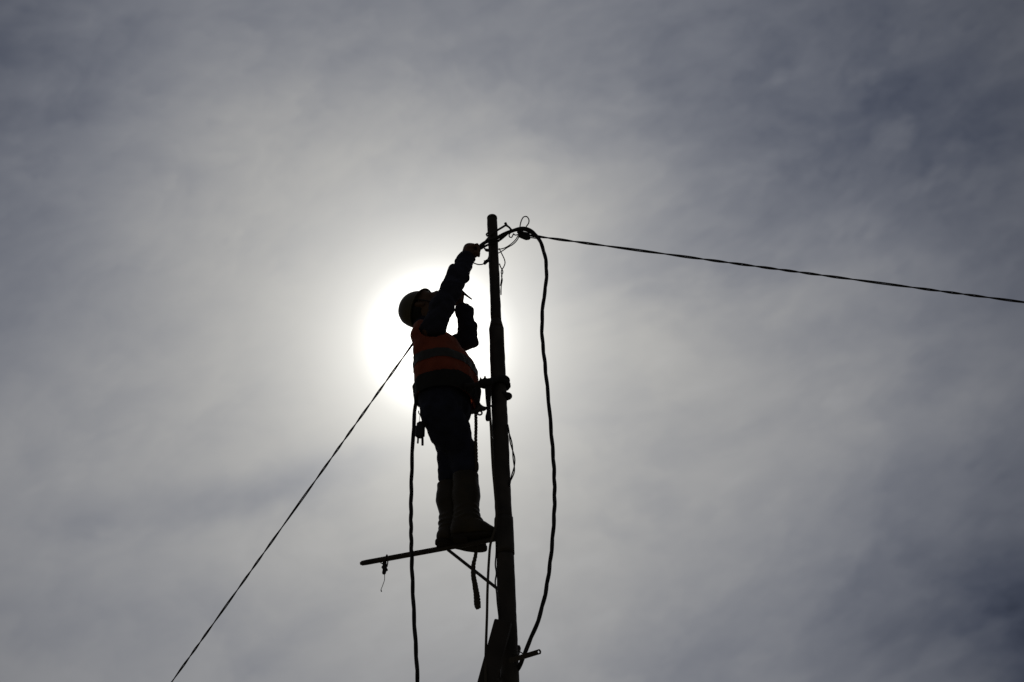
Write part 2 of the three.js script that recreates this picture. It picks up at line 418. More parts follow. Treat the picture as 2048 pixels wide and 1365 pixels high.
// hands
const handR = {
  palm: chain([[J.wrR, 0.0338], [[-0.2477, 6.9024, -7.515], 0.0383], [[-0.2453, 6.9309, -7.52], 0.0369], [[-0.2598, 6.9364, -7.51], 0.0148]]),
  fingers: [
    chain([[[-0.2528, 6.9168, -7.475], 0.0105], [[-0.2036, 6.9293, -7.475], 0.0098], [[-0.193, 6.899, -7.475], 0.0088], [[-0.2043, 6.8671, -7.475], 0.0075]]),
    chain([[[-0.2534, 6.9264, -7.496], 0.0105], [[-0.2026, 6.9393, -7.496], 0.0098], [[-0.1918, 6.9079, -7.496], 0.0088], [[-0.2033, 6.8752, -7.496], 0.0075]]),
    chain([[[-0.254, 6.9324, -7.517], 0.0105], [[-0.2045, 6.9449, -7.517], 0.0098], [[-0.194, 6.9145, -7.517], 0.0088], [[-0.2053, 6.8825, -7.517], 0.0075]]),
    chain([[[-0.2549, 6.9351, -7.538], 0.0105], [[-0.2123, 6.9458, -7.538], 0.0098], [[-0.2032, 6.9197, -7.538], 0.0088], [[-0.2131, 6.8923, -7.538], 0.0075]]),
  ],
  thumb: chain([[[-0.2321, 6.8671, -7.49], 0.0125], [[-0.2115, 6.8742, -7.47], 0.0105], [[-0.1941, 6.8686, -7.472], 0.0095], [[-0.1927, 6.8561, -7.482], 0.0075]]),
};
const handL = {
  palm: chain([[J.wrL, 0.026], [[-0.3136, 6.6714, -7.62], 0.0319], [[-0.3224, 6.6926, -7.61], 0.029]]),
  fingers: [
    chain([[[-0.3307, 6.6859, -7.6], 0.0105], [[-0.3237, 6.6799, -7.565], 0.0095], [[-0.3018, 6.6765, -7.56], 0.0085], [[-0.294, 6.676, -7.58], 0.0075]]),
    chain([[[-0.3303, 6.6668, -7.6], 0.0105], [[-0.3234, 6.6608, -7.565], 0.0095], [[-0.3001, 6.6574, -7.56], 0.0085], [[-0.2919, 6.6569, -7.58], 0.0075]]),
    chain([[[-0.33, 6.6476, -7.6], 0.0105], [[-0.323, 6.6417, -7.565], 0.0095], [[-0.3006, 6.6384, -7.56], 0.0085], [[-0.2928, 6.6378, -7.58], 0.0075]]),
    chain([[[-0.3293, 6.6286, -7.6], 0.0105], [[-0.3229, 6.6227, -7.565], 0.0095], [[-0.3034, 6.6193, -7.56], 0.0085], [[-0.2965, 6.6188, -7.58], 0.0075]]),
  ],
  thumb: chain([[[-0.3055, 6.6814, -7.635], 0.0125], [[-0.2978, 6.7159, -7.65], 0.0105], [[-0.3038, 6.7336, -7.645], 0.0095], [[-0.3123, 6.7374, -7.635], 0.008]]),
};
const eyeAt = (s) => hp(0.031 * s, 0.004, 0.088);
{
  const headSdf = blend([
    bone(hp(0, 0.03, -0.02), hp(0, 0.03, 0.015), 0.078, 0.072), bone(hp(0, -0.02, 0.02), hp(0, -0.075, 0.06), 0.066, 0.032),
    bone(hp(0, -0.03, 0.05), hp(0, 0.03, 0.05), 0.045, 0.05),
    bone(hp(-0.035, -0.05, 0.0), hp(0, -0.09, 0.075), 0.026, 0.02), bone(hp(0.035, -0.05, 0.0), hp(0, -0.09, 0.075), 0.026, 0.02),
    bone(hp(-0.045, 0.022, 0.078), hp(0.045, 0.022, 0.078), 0.014, 0.014),
    bone(hp(-0.045, -0.02, 0.066), hp(-0.02, -0.026, 0.08), 0.016, 0.014), bone(hp(0.045, -0.02, 0.066), hp(0.02, -0.026, 0.08), 0.016, 0.014),
    bone(J.neck, hp(0, -0.06, -0.02), 0.056, 0.056),
  ], 0.03);
  const nose = blend([bone(hp(0, 0.012, 0.094), hp(0, -0.03, 0.113), 0.007, 0.012), bone(hp(-0.013, -0.035, 0.1), hp(0.013, -0.035, 0.1), 0.009, 0.009)], 0.012);
  const ears = [-1, 1].map((s) => bone(hp(0.078 * s, 0.015, -0.012), hp(0.076 * s, -0.028, -0.002), 0.014, 0.009));
  const face = (x, y, z) => {
    let d = smin(headSdf(x, y, z), nose(x, y, z), 0.012);
    for (const e of ears) d = smin(d, e(x, y, z), 0.01);
    for (const s of [-1, 1]) { const e = eyeAt(s); d = Math.max(d, -(Math.hypot(x - e[0], y - e[1], z - e[2]) - 0.0135)); }
    const m = bone(hp(-0.02, -0.06, 0.103), hp(0.02, -0.06, 0.103), 0.004, 0.004)(x, y, z);
    return Math.max(d, -m);
  };
  const headGeo = netOf(face, ...boxOf([hp(0, 0, 0)], 0.17), 0.0042);
  const hands = [handR, handL].map((h) => {
    const palm = blend(h.palm, 0.02), f = [...h.fingers, h.thumb].map((c) => blend(c, 0.006));
    const d = (x, y, z) => { let a = palm(x, y, z); const fs = f.map((q) => q(x, y, z)); for (const q of fs) a = smin(a, q, 0.007); return a; };
    const c = h === handR ? [-0.2422, 6.9202, -7.52] : [-0.3137, 6.6784, -7.62];
    return netOf(d, ...boxOf([c], 0.1), 0.0032);
  });
  const trunk = blend([
    ...[-1, 0, 1].flatMap((s) => chain([[sum(J.c0, lat, 0.065 * s), 0.062], [sum(J.c1, lat, 0.07 * s), 0.088], [sum(J.c2, lat, 0.06 * s), 0.09], [sum(J.c3, lat, 0.06 * s), 0.09], [sum(J.c4, lat, 0.07 * s), 0.085]])),
    ...chain([[J.neck, 0.055], [J.c0, 0.07]]),
    ...chain([[sum(J.c0, lat, 0.06), 0.05], [J.shR, 0.045], [J.elR, 0.038], [J.wrR, 0.028]]),
    ...chain([[sum(J.c0, lat, -0.08), 0.06], [J.shL, 0.045], [J.elL, 0.038], [J.wrL, 0.027]]),
    ...chain([[J.hipR, 0.08], [J.knR, 0.052], [J.anR, 0.04]]), ...chain([[J.hipL, 0.08], [J.knL, 0.052], [J.anL, 0.04]]),
  ], 0.04);
  const all = boxOf(Object.values(J), 0.13);
  const body = mottle(join([netOf(trunk, ...all, 0.013), headGeo, ...hands]), 30, 0.18);
  const b = part('body', body, mat.skin, person);
  for (const s of [-1, 1]) { const e = new THREE.SphereGeometry(0.0115, 14, 10); e.translate(...eyeAt(s)); part('eye', e, mat.eye, b); }
  part('lips', join([wire([hp(-0.022, -0.055, 0.098), hp(0, -0.053, 0.106), hp(0.022, -0.055, 0.098)], 0.0042, 10, 6), wire([hp(-0.02, -0.064, 0.096), hp(0, -0.067, 0.103), hp(0.02, -0.064, 0.096)], 0.0045, 10, 6)]), mat.lip, b);
  const hairD = blend([bone(hp(0, 0.032, -0.024), hp(0, 0.03, 0.01), 0.083, 0.074), bone(hp(0, -0.02, -0.06), hp(0, 0.02, -0.05), 0.042, 0.06)], 0.03);
  part('hair', netOf(cloth(hairD, 0.004, 40), ...boxOf([hp(0, 0.02, -0.02)], 0.13), 0.006, (x, y, z) => { const p = new THREE.Vector3(x, y, z).sub(H); return p.dot(hf) < 0.05 && p.dot(hu) > -0.06; }), mat.hair, person);
}
// shirt with long wrinkled sleeves
{
  const sleeveR = chain([[sum(J.c0, lat, 0.07), 0.037], [[-0.434, 6.3499, -7.435], 0.063], [[-0.3949, 6.4737, -7.435], 0.0649], [[-0.3468, 6.5959, -7.44], 0.0581], [[-0.3101, 6.7163, -7.47], 0.0569], [[-0.2724, 6.8316, -7.5], 0.0484], [[-0.2589, 6.8776, -7.51], 0.0456]]);
  const sleeveL = chain([[sum(J.c0, lat, -0.1), 0.0682], [J.shL, 0.0624], [J.elL, 0.0498], [[-0.2538, 6.4831, -7.665], 0.0472], [[-0.275, 6.5768, -7.645], 0.046], [[-0.2927, 6.6081, -7.64], 0.0346]]);
  const torso = [-1, 0, 1].flatMap((s) => chain([[sum(J.c0, lat, 0.07 * s), 0.07], [sum(J.c1, lat, 0.07 * s), 0.1], [sum(J.c2, lat, 0.06 * s), 0.102], [sum(J.c3, lat, 0.06 * s), 0.102], [sum(J.c4, lat, 0.06 * s), 0.098]]));
  const collar = chain([[[-0.4956, 6.3915, -7.59], 0.072], [[-0.4973, 6.451, -7.588], 0.066]]);
  const base = blend([...sleeveR, ...sleeveL, ...torso, ...collar], 0.03);
  const cR = V(J.wrR).sub(V(J.elR)).normalize(), pR = V([-0.2601, 6.8687, -7.505]), cL = V(J.wrL).sub(V(J.elL)).normalize(), pL = V([-0.2985, 6.6152, -7.635]);
  const d = (x, y, z) => {
    const w = 0.009 * n3(x * 13 + 2, y * 21, z * 10) + 0.0075 * n3(x * 27, y * 38 + 7, z * 21);
    let v = base(x, y, z) - w;
    v = Math.max(v, (x - pR.x) * cR.x + (y - pR.y) * cR.y + (z - pR.z) * cR.z > 0 && Math.hypot(x - pR.x, y - pR.y, z - pR.z) < 0.12 ? (x - pR.x) * cR.x + (y - pR.y) * cR.y + (z - pR.z) * cR.z : -9);
    const l = (x - pL.x) * cL.x + (y - pL.y) * cL.y + (z - pL.z) * cL.z;
    if (l > 0 && Math.hypot(x - pL.x, y - pL.y, z - pL.z) < 0.08) v = Math.max(v, l);
    return v;
  };
  part('shirt', mottle(netOf(d, ...boxOf([J.wrR, J.shR, J.shL, J.elL, J.c4, J.c2, J.neck], 0.17), 0.0075), 18, 0.35), mat.shirt, person);
}
// trousers
{
  const d = cloth(blend([
    ...[-1, 0, 1].flatMap((s) => chain([[sum(J.c3, lat, 0.055 * s), 0.1005], [sum(J.c4, lat, 0.062 * s), 0.1221]])),
    ...chain([[[-0.3951, 5.857, -7.535], 0.1108], [[-0.3433, 5.7677, -7.6], 0.1099], [J.knR, 0.0695], [[-0.2564, 5.5711, -7.655], 0.0664], [[-0.2488, 5.4219, -7.66], 0.051]]),
    ...chain([[J.hipL, 0.1051], [[-0.3543, 5.8199, -7.73], 0.0933], [J.knL, 0.068], [[-0.3414, 5.5843, -7.74], 0.0608], [[-0.336, 5.4491, -7.745], 0.0483]]),
  ], 0.03), 0.0075, 19);
  part('trousers', mottle(netOf(d, ...boxOf([J.c3, J.knR, J.knL, J.hipR, J.hipL, [-0.2501, 5.4418, -7.7], [-0.3375, 5.4665, -7.78]], 0.15), 0.008), 16, 0.4), mat.trousers, person);
}
// rubber boots
function boot(top, mid, ankle, heel, toe, rTop, rAnk, seed) {
  const h = V(heel), t = V(toe), d = t.clone().sub(h).normalize(), side = new THREE.Vector3(d.z, 0, -d.x);
  const at = (k, up, s = 0) => h.clone().lerp(t, k).addScaledVector(side, s).add(new THREE.Vector3(0, up, 0)).toArray();
  const leg = chain([[top, rTop], [mid, rTop * 0.97], [ankle, rAnk]]);
  const foot = [...chain([[ankle, rAnk * 0.98], [at(0.2, 0.055), 0.047]]), ...chain([[at(0.19, 0.04), 0.046], [at(0.5, 0.045), 0.046], [at(0.66, 0.036), 0.048], [at(0.84, 0.028), 0.042]]), bone(ankle, at(0.55, 0.05), rAnk * 0.9, 0.045)];
  const f = blend([...leg, ...foot], 0.035), up = V(top).sub(V(mid)).normalize(), tp = V(top);
  const sdf = (x, y, z) => {
    const cut = (x - tp.x) * up.x + (y - tp.y) * up.y + (z - tp.z) * up.z;
    const cr = 0.0032 * Math.sin((y + 0.25 * n3(x * 9, y * 5, z * 9) * 0.12) * 175 + seed) * smooth(0.07, 0.1, y - SOLE) * (1 - smooth(0.15, 0.22, y - SOLE));
    return Math.max(f(x, y, z) - 0.0016 * n3(x * 26, y * 34, z * 26) - cr, SOLE + 0.016 - y, cut);
  };
  const b = part('boot', mottle(netOf(sdf, ...boxOf([top, ankle, heel, toe], 0.09), 0.007), 14, 0.35, seed), mat.boot, person);
  const sh = new THREE.Shape(), L = h.distanceTo(t);
  sh.moveTo(0.012, -0.03); sh.bezierCurveTo(-0.006, -0.03, -0.006, 0.03, 0.012, 0.034); sh.bezierCurveTo(L * 0.3, 0.04, L * 0.45, 0.036, L * 0.62, 0.048);
  sh.bezierCurveTo(L * 0.85, 0.052, L * 1.02, 0.03, L, 0); sh.bezierCurveTo(L, -0.03, L * 0.8, -0.05, L * 0.62, -0.045); sh.bezierCurveTo(L * 0.45, -0.036, L * 0.3, -0.036, 0.012, -0.03);
  const g = new THREE.ExtrudeGeometry(sh, { depth: 0.016, bevelEnabled: true, bevelSize: 0.003, bevelThickness: 0.003, bevelSegments: 2, curveSegments: 12 });
  g.applyMatrix4(new THREE.Matrix4().makeBasis(d, side, new THREE.Vector3(0, 1, 0)).setPosition(h.x, SOLE + 0.003, h.z));
  const heelBlock = new THREE.BoxGeometry(0.075, 0.014, 0.066); heelBlock.applyMatrix4(new THREE.Matrix4().makeBasis(d, new THREE.Vector3(0, 1, 0), side.clone().negate()).setPosition(h.x + d.x * 0.048, SOLE - 0.005, h.z + d.z * 0.048));
  part('sole', join([g]), mat.sole, b);
  part('heel', join([heelBlock]), mat.sole, b);
}
boot([-0.253, 5.5253, -7.655], [-0.2486, 5.4068, -7.66], J.anR, [-0.3214, 5.1425, -7.6568], [-0.0848, 5.1425, -7.6381], 0.0715, 0.0717, 1);
boot([-0.3427, 5.5136, -7.74], [-0.3408, 5.4188, -7.745], J.anL, [-0.4029, 5.1425, -7.701], [-0.1375, 5.1425, -7.8034], 0.0686, 0.0624, 2);
// orange vest, a loose cloth over the shirt, open at neck, arms and hem
{
  const col = (k, add) => [-1, 0, 1].flatMap((s) => chain([[sum(J.c0, lat, 0.072 * s), 0.0838 + add], [sum(J.c1, lat, 0.075 * s), 0.1186 + add], [sum(J.c2, lat, 0.07 * s), 0.1377 + add], [sum(J.c3, lat, 0.065 * s), 0.1369 + add], [sum(J.c4, lat, 0.065 * s), 0.1277 + add]]));
  const straps = (add) => [bone(sum(J.neck, lat, 0.05), sum(J.c0, lat, 0.09), 0.038 + add, 0.062 + add), bone(sum(J.neck, lat, -0.05), sum(J.c0, lat, -0.09), 0.038 + add, 0.062 + add)];
  const fold = (x, y, z) => 0.010 * n3(x * 9, y * 5, z * 9) + 0.007 * n3(x * 20, y * 13, z * 20) + 0.0025 * n3(x * 44, y * 30, z * 44);
  const shell = (add) => { const b = blend([...col(1, add), ...straps(add)], 0.04); return (x, y, z) => b(x, y, z) - fold(x, y, z); };
  const holeR = bone(J.shR, J.elR, 0.083, 0.0697), holeL = bone(J.shL, J.elL, 0.0766, 0.0626), neckHole = bone(J.neck, J.head, 0.0685, 0.086);
  const hemY = hAt([-0.3723, 5.9575, -7.6]), bnd = boxOf([J.c0, J.c4, J.c2, J.neck, J.shR, J.shL], 0.27);
  const keep = (x, y, z) => y > hemY + 0.01 * n3(x * 8, 0, z * 8) && holeR(x, y, z) > 0 && holeL(x, y, z) > 0 && neckHole(x, y, z) > 0;
  const vest = part('vest', mottle(netOf(shell(0), ...bnd, 0.0075, keep), 12, 0.22), mat.vest, person, 'orange safety vest');
  const y1 = hAt([-0.4045, 6.142, -7.6]), band = (lo, hi) => netOf(shell(0.004), ...bnd, 0.006, (x, y, z) => { const q = y + 0.012 * n3(x * 7, 1, z * 7); return q > lo && q < hi && holeR(x, y, z) > 0 && holeL(x, y, z) > 0; });
  part('reflective_band', mottle(band(y1 - 0.025, y1 + 0.03), 30, 0.25), mat.band, vest, 'grey reflective band across the vest');
  const beltY = hAt([-0.3631, 6.0476, -7.6]);
  const belt = netOf(shell(0.012), ...bnd, 0.0075, (x, y, z) => { const q = y - (x - J.c3[0]) * 0.06 + 0.008 * n3(x * 5, 4, z * 5); return q > beltY - 0.1 && q < beltY - 0.01; });
  part('belt', mottle(belt, 20, 0.3), M(0.025, 0.025, 0.027, 0.85, { vertexColors: true }), person, 'wide black climbing belt over the vest');
}
// helmet
{
  const c = V(hp(0, 0.03, -0.008)), basis = new THREE.Matrix4().makeBasis(hr.clone().negate(), hu, hf).setPosition(c);
  const a = 0.1, b = 0.137, l = 0.112, pos = [], idx = [], n = 48, m = 22;
  for (let i = 0; i <= m; i++) for (let k = 0; k < n; k++) {
    const ph = (i / m) * Math.PI / 2, th = (k / n) * 2 * Math.PI;
    const s = Math.pow(Math.sin(ph), 0.82), x = Math.cos(th) * s, z = Math.sin(th) * s, y = Math.pow(Math.max(Math.cos(ph), 0), 0.86);
    const rib = 1 + 0.022 * (Math.exp(-((x / 0.12) ** 2)) + 0.6 * Math.exp(-(((Math.abs(x) - 0.36) / 0.08) ** 2))) * smooth(0.15, 0.5, y) * smooth(-0.95, -0.7, z) * (1 - smooth(0.7, 0.95, z));
    pos.push(x * a * rib, y * b * rib, z * l * rib);
  }
  for (let i = 0; i < m; i++) for (let k = 0; k < n; k++) { const p = i * n + k, q = i * n + ((k + 1) % n); idx.push(p, q, p + n, q, q + n, p + n); }
  const g = new THREE.BufferGeometry();
  g.setAttribute('position', new THREE.Float32BufferAttribute(pos, 3)); g.setIndex(idx); g.computeVertexNormals();
  g.applyMatrix4(basis);
  const hel = part('helmet', mottle(g, 25, 0.25), mat.helmet, person, 'dark hard hat tipped back');
  const ring = new THREE.Shape(), hole = new THREE.Path();
  for (let k = 0; k <= 60; k++) {
    const th = (k / 60) * 2 * Math.PI, z = Math.sin(th), ext = 0.008 + 0.010 * Math.pow(Math.max(0, z), 3);
    const o = [Math.cos(th) * (a + ext * 0.8), z * (l + ext)], q = [Math.cos(th) * (a - 0.003), z * (l - 0.003)];
    k ? ring.lineTo(...o) : ring.moveTo(...o); k ? hole.lineTo(...q) : hole.moveTo(...q);
  }
  ring.holes.push(hole);
  const br = new THREE.ExtrudeGeometry(ring, { depth: 0.003, bevelEnabled: true, bevelSize: 0.0015, bevelThickness: 0.0015, bevelSegments: 2 });
  br.applyMatrix4(new THREE.Matrix4().makeBasis(new THREE.Vector3(1, 0, 0), new THREE.Vector3(0, 0, 1), new THREE.Vector3(0, -1, 0)));
  br.applyMatrix4(basis);
  part('brim', mottle(join([br]), 25, 0.25), mat.helmet, hel);
  part('chin_strap', wire([hp(0.082, 0.03, 0.02), hp(0.078, -0.03, 0.02), hp(0.045, -0.09, 0.03), hp(0, -0.115, 0.055), hp(-0.045, -0.09, 0.03), hp(-0.078, -0.03, 0.02), hp(-0.082, 0.03, 0.02)], 0.004, 40, 6), mat.webbing, hel);
}

// ------------------------------------------------------------------ what he wears on the belt and holds
{
  const o = thing('safety_lanyard', 'thick black safety strap tied from the worker round the pole', 'safety strap', [-0.109, 6.0638, -7.6]);
  const y = hAt([-0.0671, 6.0703, -7.6]), c = onPole(y), loop = [];
  loop.push([-0.263, 5.9694, -7.45], [-0.1984, 5.996, -7.49]);
  for (let k = 0; k <= 8; k++) { const a = R(115 - k * 28.75); loop.push([c.x + Math.cos(a) * 0.0565, y - 0.012 + 0.003 * Math.sin(k), c.z + Math.sin(a) * 0.0565]); }
  loop.push([-0.1866, 6.1068, -7.69], [-0.2674, 6.1295, -7.74]);
  part('strap', bar(curve(loop, 120), (t) => 0.0125 + 0.001 * Math.sin(t * 160), 12), mat.webbing, o);
  part('strap', bar(curve([[-0.2172, 5.9806, -7.48], [-0.1631, 6.0206, -7.51], [-0.1081, 6.039, -7.525], [c.x + 0.03, y + 0.012, c.z + 0.05], [c.x + 0.053, y + 0.013, c.z + 0.01], [c.x + 0.03, y + 0.012, c.z - 0.045]], 50), 0.0125, 10), mat.webbing, o);
  part('knot', netOf(blend([bone([-0.1712, 6.0147, -7.5], [-0.1272, 6.0238, -7.51], 0.017, 0.022), bone([-0.1519, 6.0211, -7.5], [-0.1495, 6.058, -7.5], 0.012, 0.004), bone([-0.1684, 6.0147, -7.5], [-0.1757, 6.0468, -7.5], 0.009, 0.004), bone([-0.1217, 6.0302, -7.51], [-0.1081, 6.0522, -7.52], 0.014, 0.012)], 0.012), ...boxOf([[-0.1437, 6.0272, -7.505]], 0.07), 0.004), mat.webbing, o);
  const y2 = hAt([-0.0668, 5.9864, -7.6]), c2 = onPole(y2), arc = [];
  for (let k = 0; k <= 10; k++) { const a = R(80 - k * 16); arc.push([c2.x + Math.cos(a) * (0.036 + 0.019 * Math.sin((Math.PI * k) / 10)), y2 + 0.003 * Math.cos(k), c2.z + Math.sin(a) * 0.036]); }
  part('rope_turn', bar(curve(arc, 40), (t) => 0.005 + 0.0145 * Math.sin(Math.PI * clamp(t, 0.04, 0.96)), 12), mat.webbing, o, 'rope turn bulging from the far side of the pole');
}
{
  const o = thing('strap_loop', 'narrow hanging strap loop below the safety strap beside the pole', 'strap', [-0.1344, 5.88, -7.52]);
  part('loop', wire([[-0.1436, 5.9981, -7.51], [-0.1374, 5.9151, -7.515], [-0.1314, 5.8486, -7.52], [-0.138, 5.8109, -7.52], [-0.1351, 5.7891, -7.52], [-0.1269, 5.7922, -7.52], [-0.1271, 5.8235, -7.52], [-0.1236, 5.9022, -7.52], [-0.1216, 6.0043, -7.515]], (t) => 0.0075, 70, 8), mat.webbing, o);
  part('twist', wire([[-0.1313, 6.0043, -7.515], [-0.1308, 5.9468, -7.515], [-0.1276, 5.8898, -7.515], [-0.1232, 5.8486, -7.52]], 0.0065, 20, 8), mat.webbing, o);
  part('tie', wire([[-0.1263, 5.8829, -7.525], [-0.1099, 5.8842, -7.53], [-0.099, 5.8914, -7.54]], 0.006, 12, 7), mat.webbing, o);
}
{
  const o = thing('rope_grab', 'dark metal rope clip with a ring hanging at the front of the belt', 'clip', [-0.1813, 5.8662, -7.54]);
  part('body', netOf(blend([bone([-0.1813, 5.8857, -7.53], [-0.1592, 5.8668, -7.53], 0.013, 0.012), bone([-0.1592, 5.8668, -7.53], [-0.1372, 5.8687, -7.525], 0.012, 0.008), bone([-0.2195, 5.8504, -7.54], [-0.1921, 5.857, -7.535], 0.012, 0.011), bone([-0.1921, 5.857, -7.535], [-0.1785, 5.8774, -7.532], 0.01, 0.012)], 0.01), ...boxOf([[-0.1811, 5.8668, -7.53]], 0.09), 0.004), mat.darkSteel, o);
  const ring = new THREE.TorusGeometry(0.012, 0.005, 8, 18); ring.translate(...[-0.1767, 5.8401, -7.53]);
  part('ring', join([ring]), mat.darkSteel, o);
  part('tab', wire([[-0.2036, 5.9376, -7.51], [-0.1895, 5.9056, -7.515], [-0.1757, 5.8797, -7.525]], 0.009, 14, 8), mat.webbing, o);
}
{
  const path = curve([[-0.1992, 5.8592, -7.55], [-0.197, 5.7804, -7.555], [-0.1979, 5.7008, -7.58], [-0.1946, 5.619, -7.6], [-0.1953, 5.5377, -7.62], [-0.2152, 5.4721, -7.7], [-0.2077, 5.3093, -7.705], [-0.1951, 5.1496, -7.71], [-0.1932, 5.0873, -7.72], [-0.2049, 5.0326, -7.74], [-0.206, 4.9897, -7.76], [-0.196, 4.9268, -7.76], [-0.1859, 4.8644, -7.76], [-0.1814, 4.8137, -7.76]], 520);
  const o = thing('safety_rope', 'braided rope hanging from the belt clip past the boots', 'rope', path[path.length - 1].toArray());
  const total = 1.35, off = (s) => 0.0045 + 0.0065 * smooth(0.95, 1.22, s);
  for (let k = 0; k < 3; k++) part('strand', strand(path, off, 0.055, (k * 2 * Math.PI) / 3, (t) => 0.0052 + 0.0055 * smooth(0.68, 0.9, t), 7), mat.rope, o);
  part('frayed_end', netOf(cloth(bone([-0.1843, 4.8334, -7.76], [-0.18, 4.8053, -7.76], 0.016, 0.015), 0.006, 60), ...boxOf([[-0.1815, 4.8193, -7.76]], 0.05), 0.004), mat.rope, o);
}
{
  const path = [[-0.1235, 5.8734, -7.525], [-0.1143, 5.7355, -7.53], [-0.108, 5.5998, -7.535], [-0.102, 5.4964, -7.54], [-0.0905, 5.361, -7.538], [-0.0818, 5.2274, -7.535], [-0.0917, 5.1325, -7.53], [-0.1121, 5.0559, -7.525], [-0.1192, 4.9654, -7.525], [-0.1256, 4.7985, -7.525], [-0.127, 4.6622, -7.525], [-0.1305, 4.4979, -7.515], [-0.1308, 4.3339, -7.46], [-0.1231, 4.0588, -7.43]];
  const e = path[path.length - 1];
  const o = solo('hand_line', wire([...path, [e[0], 2.2, e[2] + 0.02], [e[0] + 0.01, 0.6, e[2] + 0.03], [e[0] + 0.05, 0.012, e[2] + 0.05], [e[0] + 0.25, 0.012, e[2] + 0.2]], 0.0068, 200, 8), mat.rope, 'thin plain line hanging straight down between rope and pole', 'rope', [e[0], 0, e[2]]);
}
// tool holder at his back
{
  const o = thing('tool_holder', 'small ribbed tool holder with two prongs behind the worker\'s thigh', 'tool holder', [-0.496, 5.7129, -7.5]);
  const g = [];
  for (let i = 0; i < 6; i++) { const r = new THREE.CylinderGeometry(0.026, 0.026, 0.0075, 18); r.scale(1, 1, 0.7); r.translate(...[-0.6036, 8.9962, -7.6].slice(0, 1), 0, 0); const c = V([-0.4978, 5.7283, -7.5]); r.translate(c.x - [-0.6036, 8.9962, -7.6][0], c.y - i * 0.0105 + 0.008, c.z); g.push(r); }
  const core = V([-0.4974, 5.716, -7.5]), cy = new THREE.CylinderGeometry(0.021, 0.02, 0.082, 16); cy.translate(core.x, core.y, core.z); g.push(cy);
  part('ribbed_body', join(g), mat.plastic, o);
  part('prong', wire([[-0.5087, 5.6882, -7.5], [-0.5078, 5.6575, -7.5], [-0.5084, 5.6361, -7.5]], 0.0052, 8, 8), mat.darkSteel, o);
  part('prong', wire([[-0.4857, 5.6882, -7.5], [-0.4833, 5.6514, -7.5], [-0.4824, 5.6239, -7.5]], 0.0066, 8, 8), mat.darkSteel, o);
  part('head', wire([[-0.5055, 5.7562, -7.5], [-0.492, 5.7593, -7.5], [-0.4785, 5.7559, -7.505], [-0.4657, 5.7579, -7.52]], 0.012, 10, 10), mat.plastic, o);
  part('wire_hook', join([wire([[-0.5107, 5.8373, -7.5], [-0.5089, 5.8216, -7.5], [-0.499, 5.8122, -7.5], [-0.483, 5.8247, -7.5]], 0.0028, 16, 6), wire([[-0.5023, 5.8138, -7.5], [-0.5037, 5.7873, -7.5], [-0.5055, 5.7593, -7.5]], 0.0015, 8, 5)]), mat.tieWire, o);
}
// screwdriver in the far hand
{
  const o = thing('screwdriver', 'thin screwdriver sticking out from behind the raised arm', 'screwdriver', [-0.2905, 6.6961, -7.61]);
  part('blade', wire([[-0.3025, 6.71, -7.615], [-0.2846, 6.6874, -7.61], [-0.2608, 6.6614, -7.605], [-0.2328, 6.6338, -7.6]], (t) => 0.0098 - 0.0055 * t, 12, 8), mat.tieWire, o);
  part('handle', wire([[-0.3624, 6.7693, -7.63], [-0.3385, 6.7465, -7.625], [-0.3145, 6.7225, -7.618], [-0.2995, 6.7065, -7.615]], (t) => 0.012 - 0.003 * Math.abs(t - 0.5), 12, 10), mat.plastic, o);
}

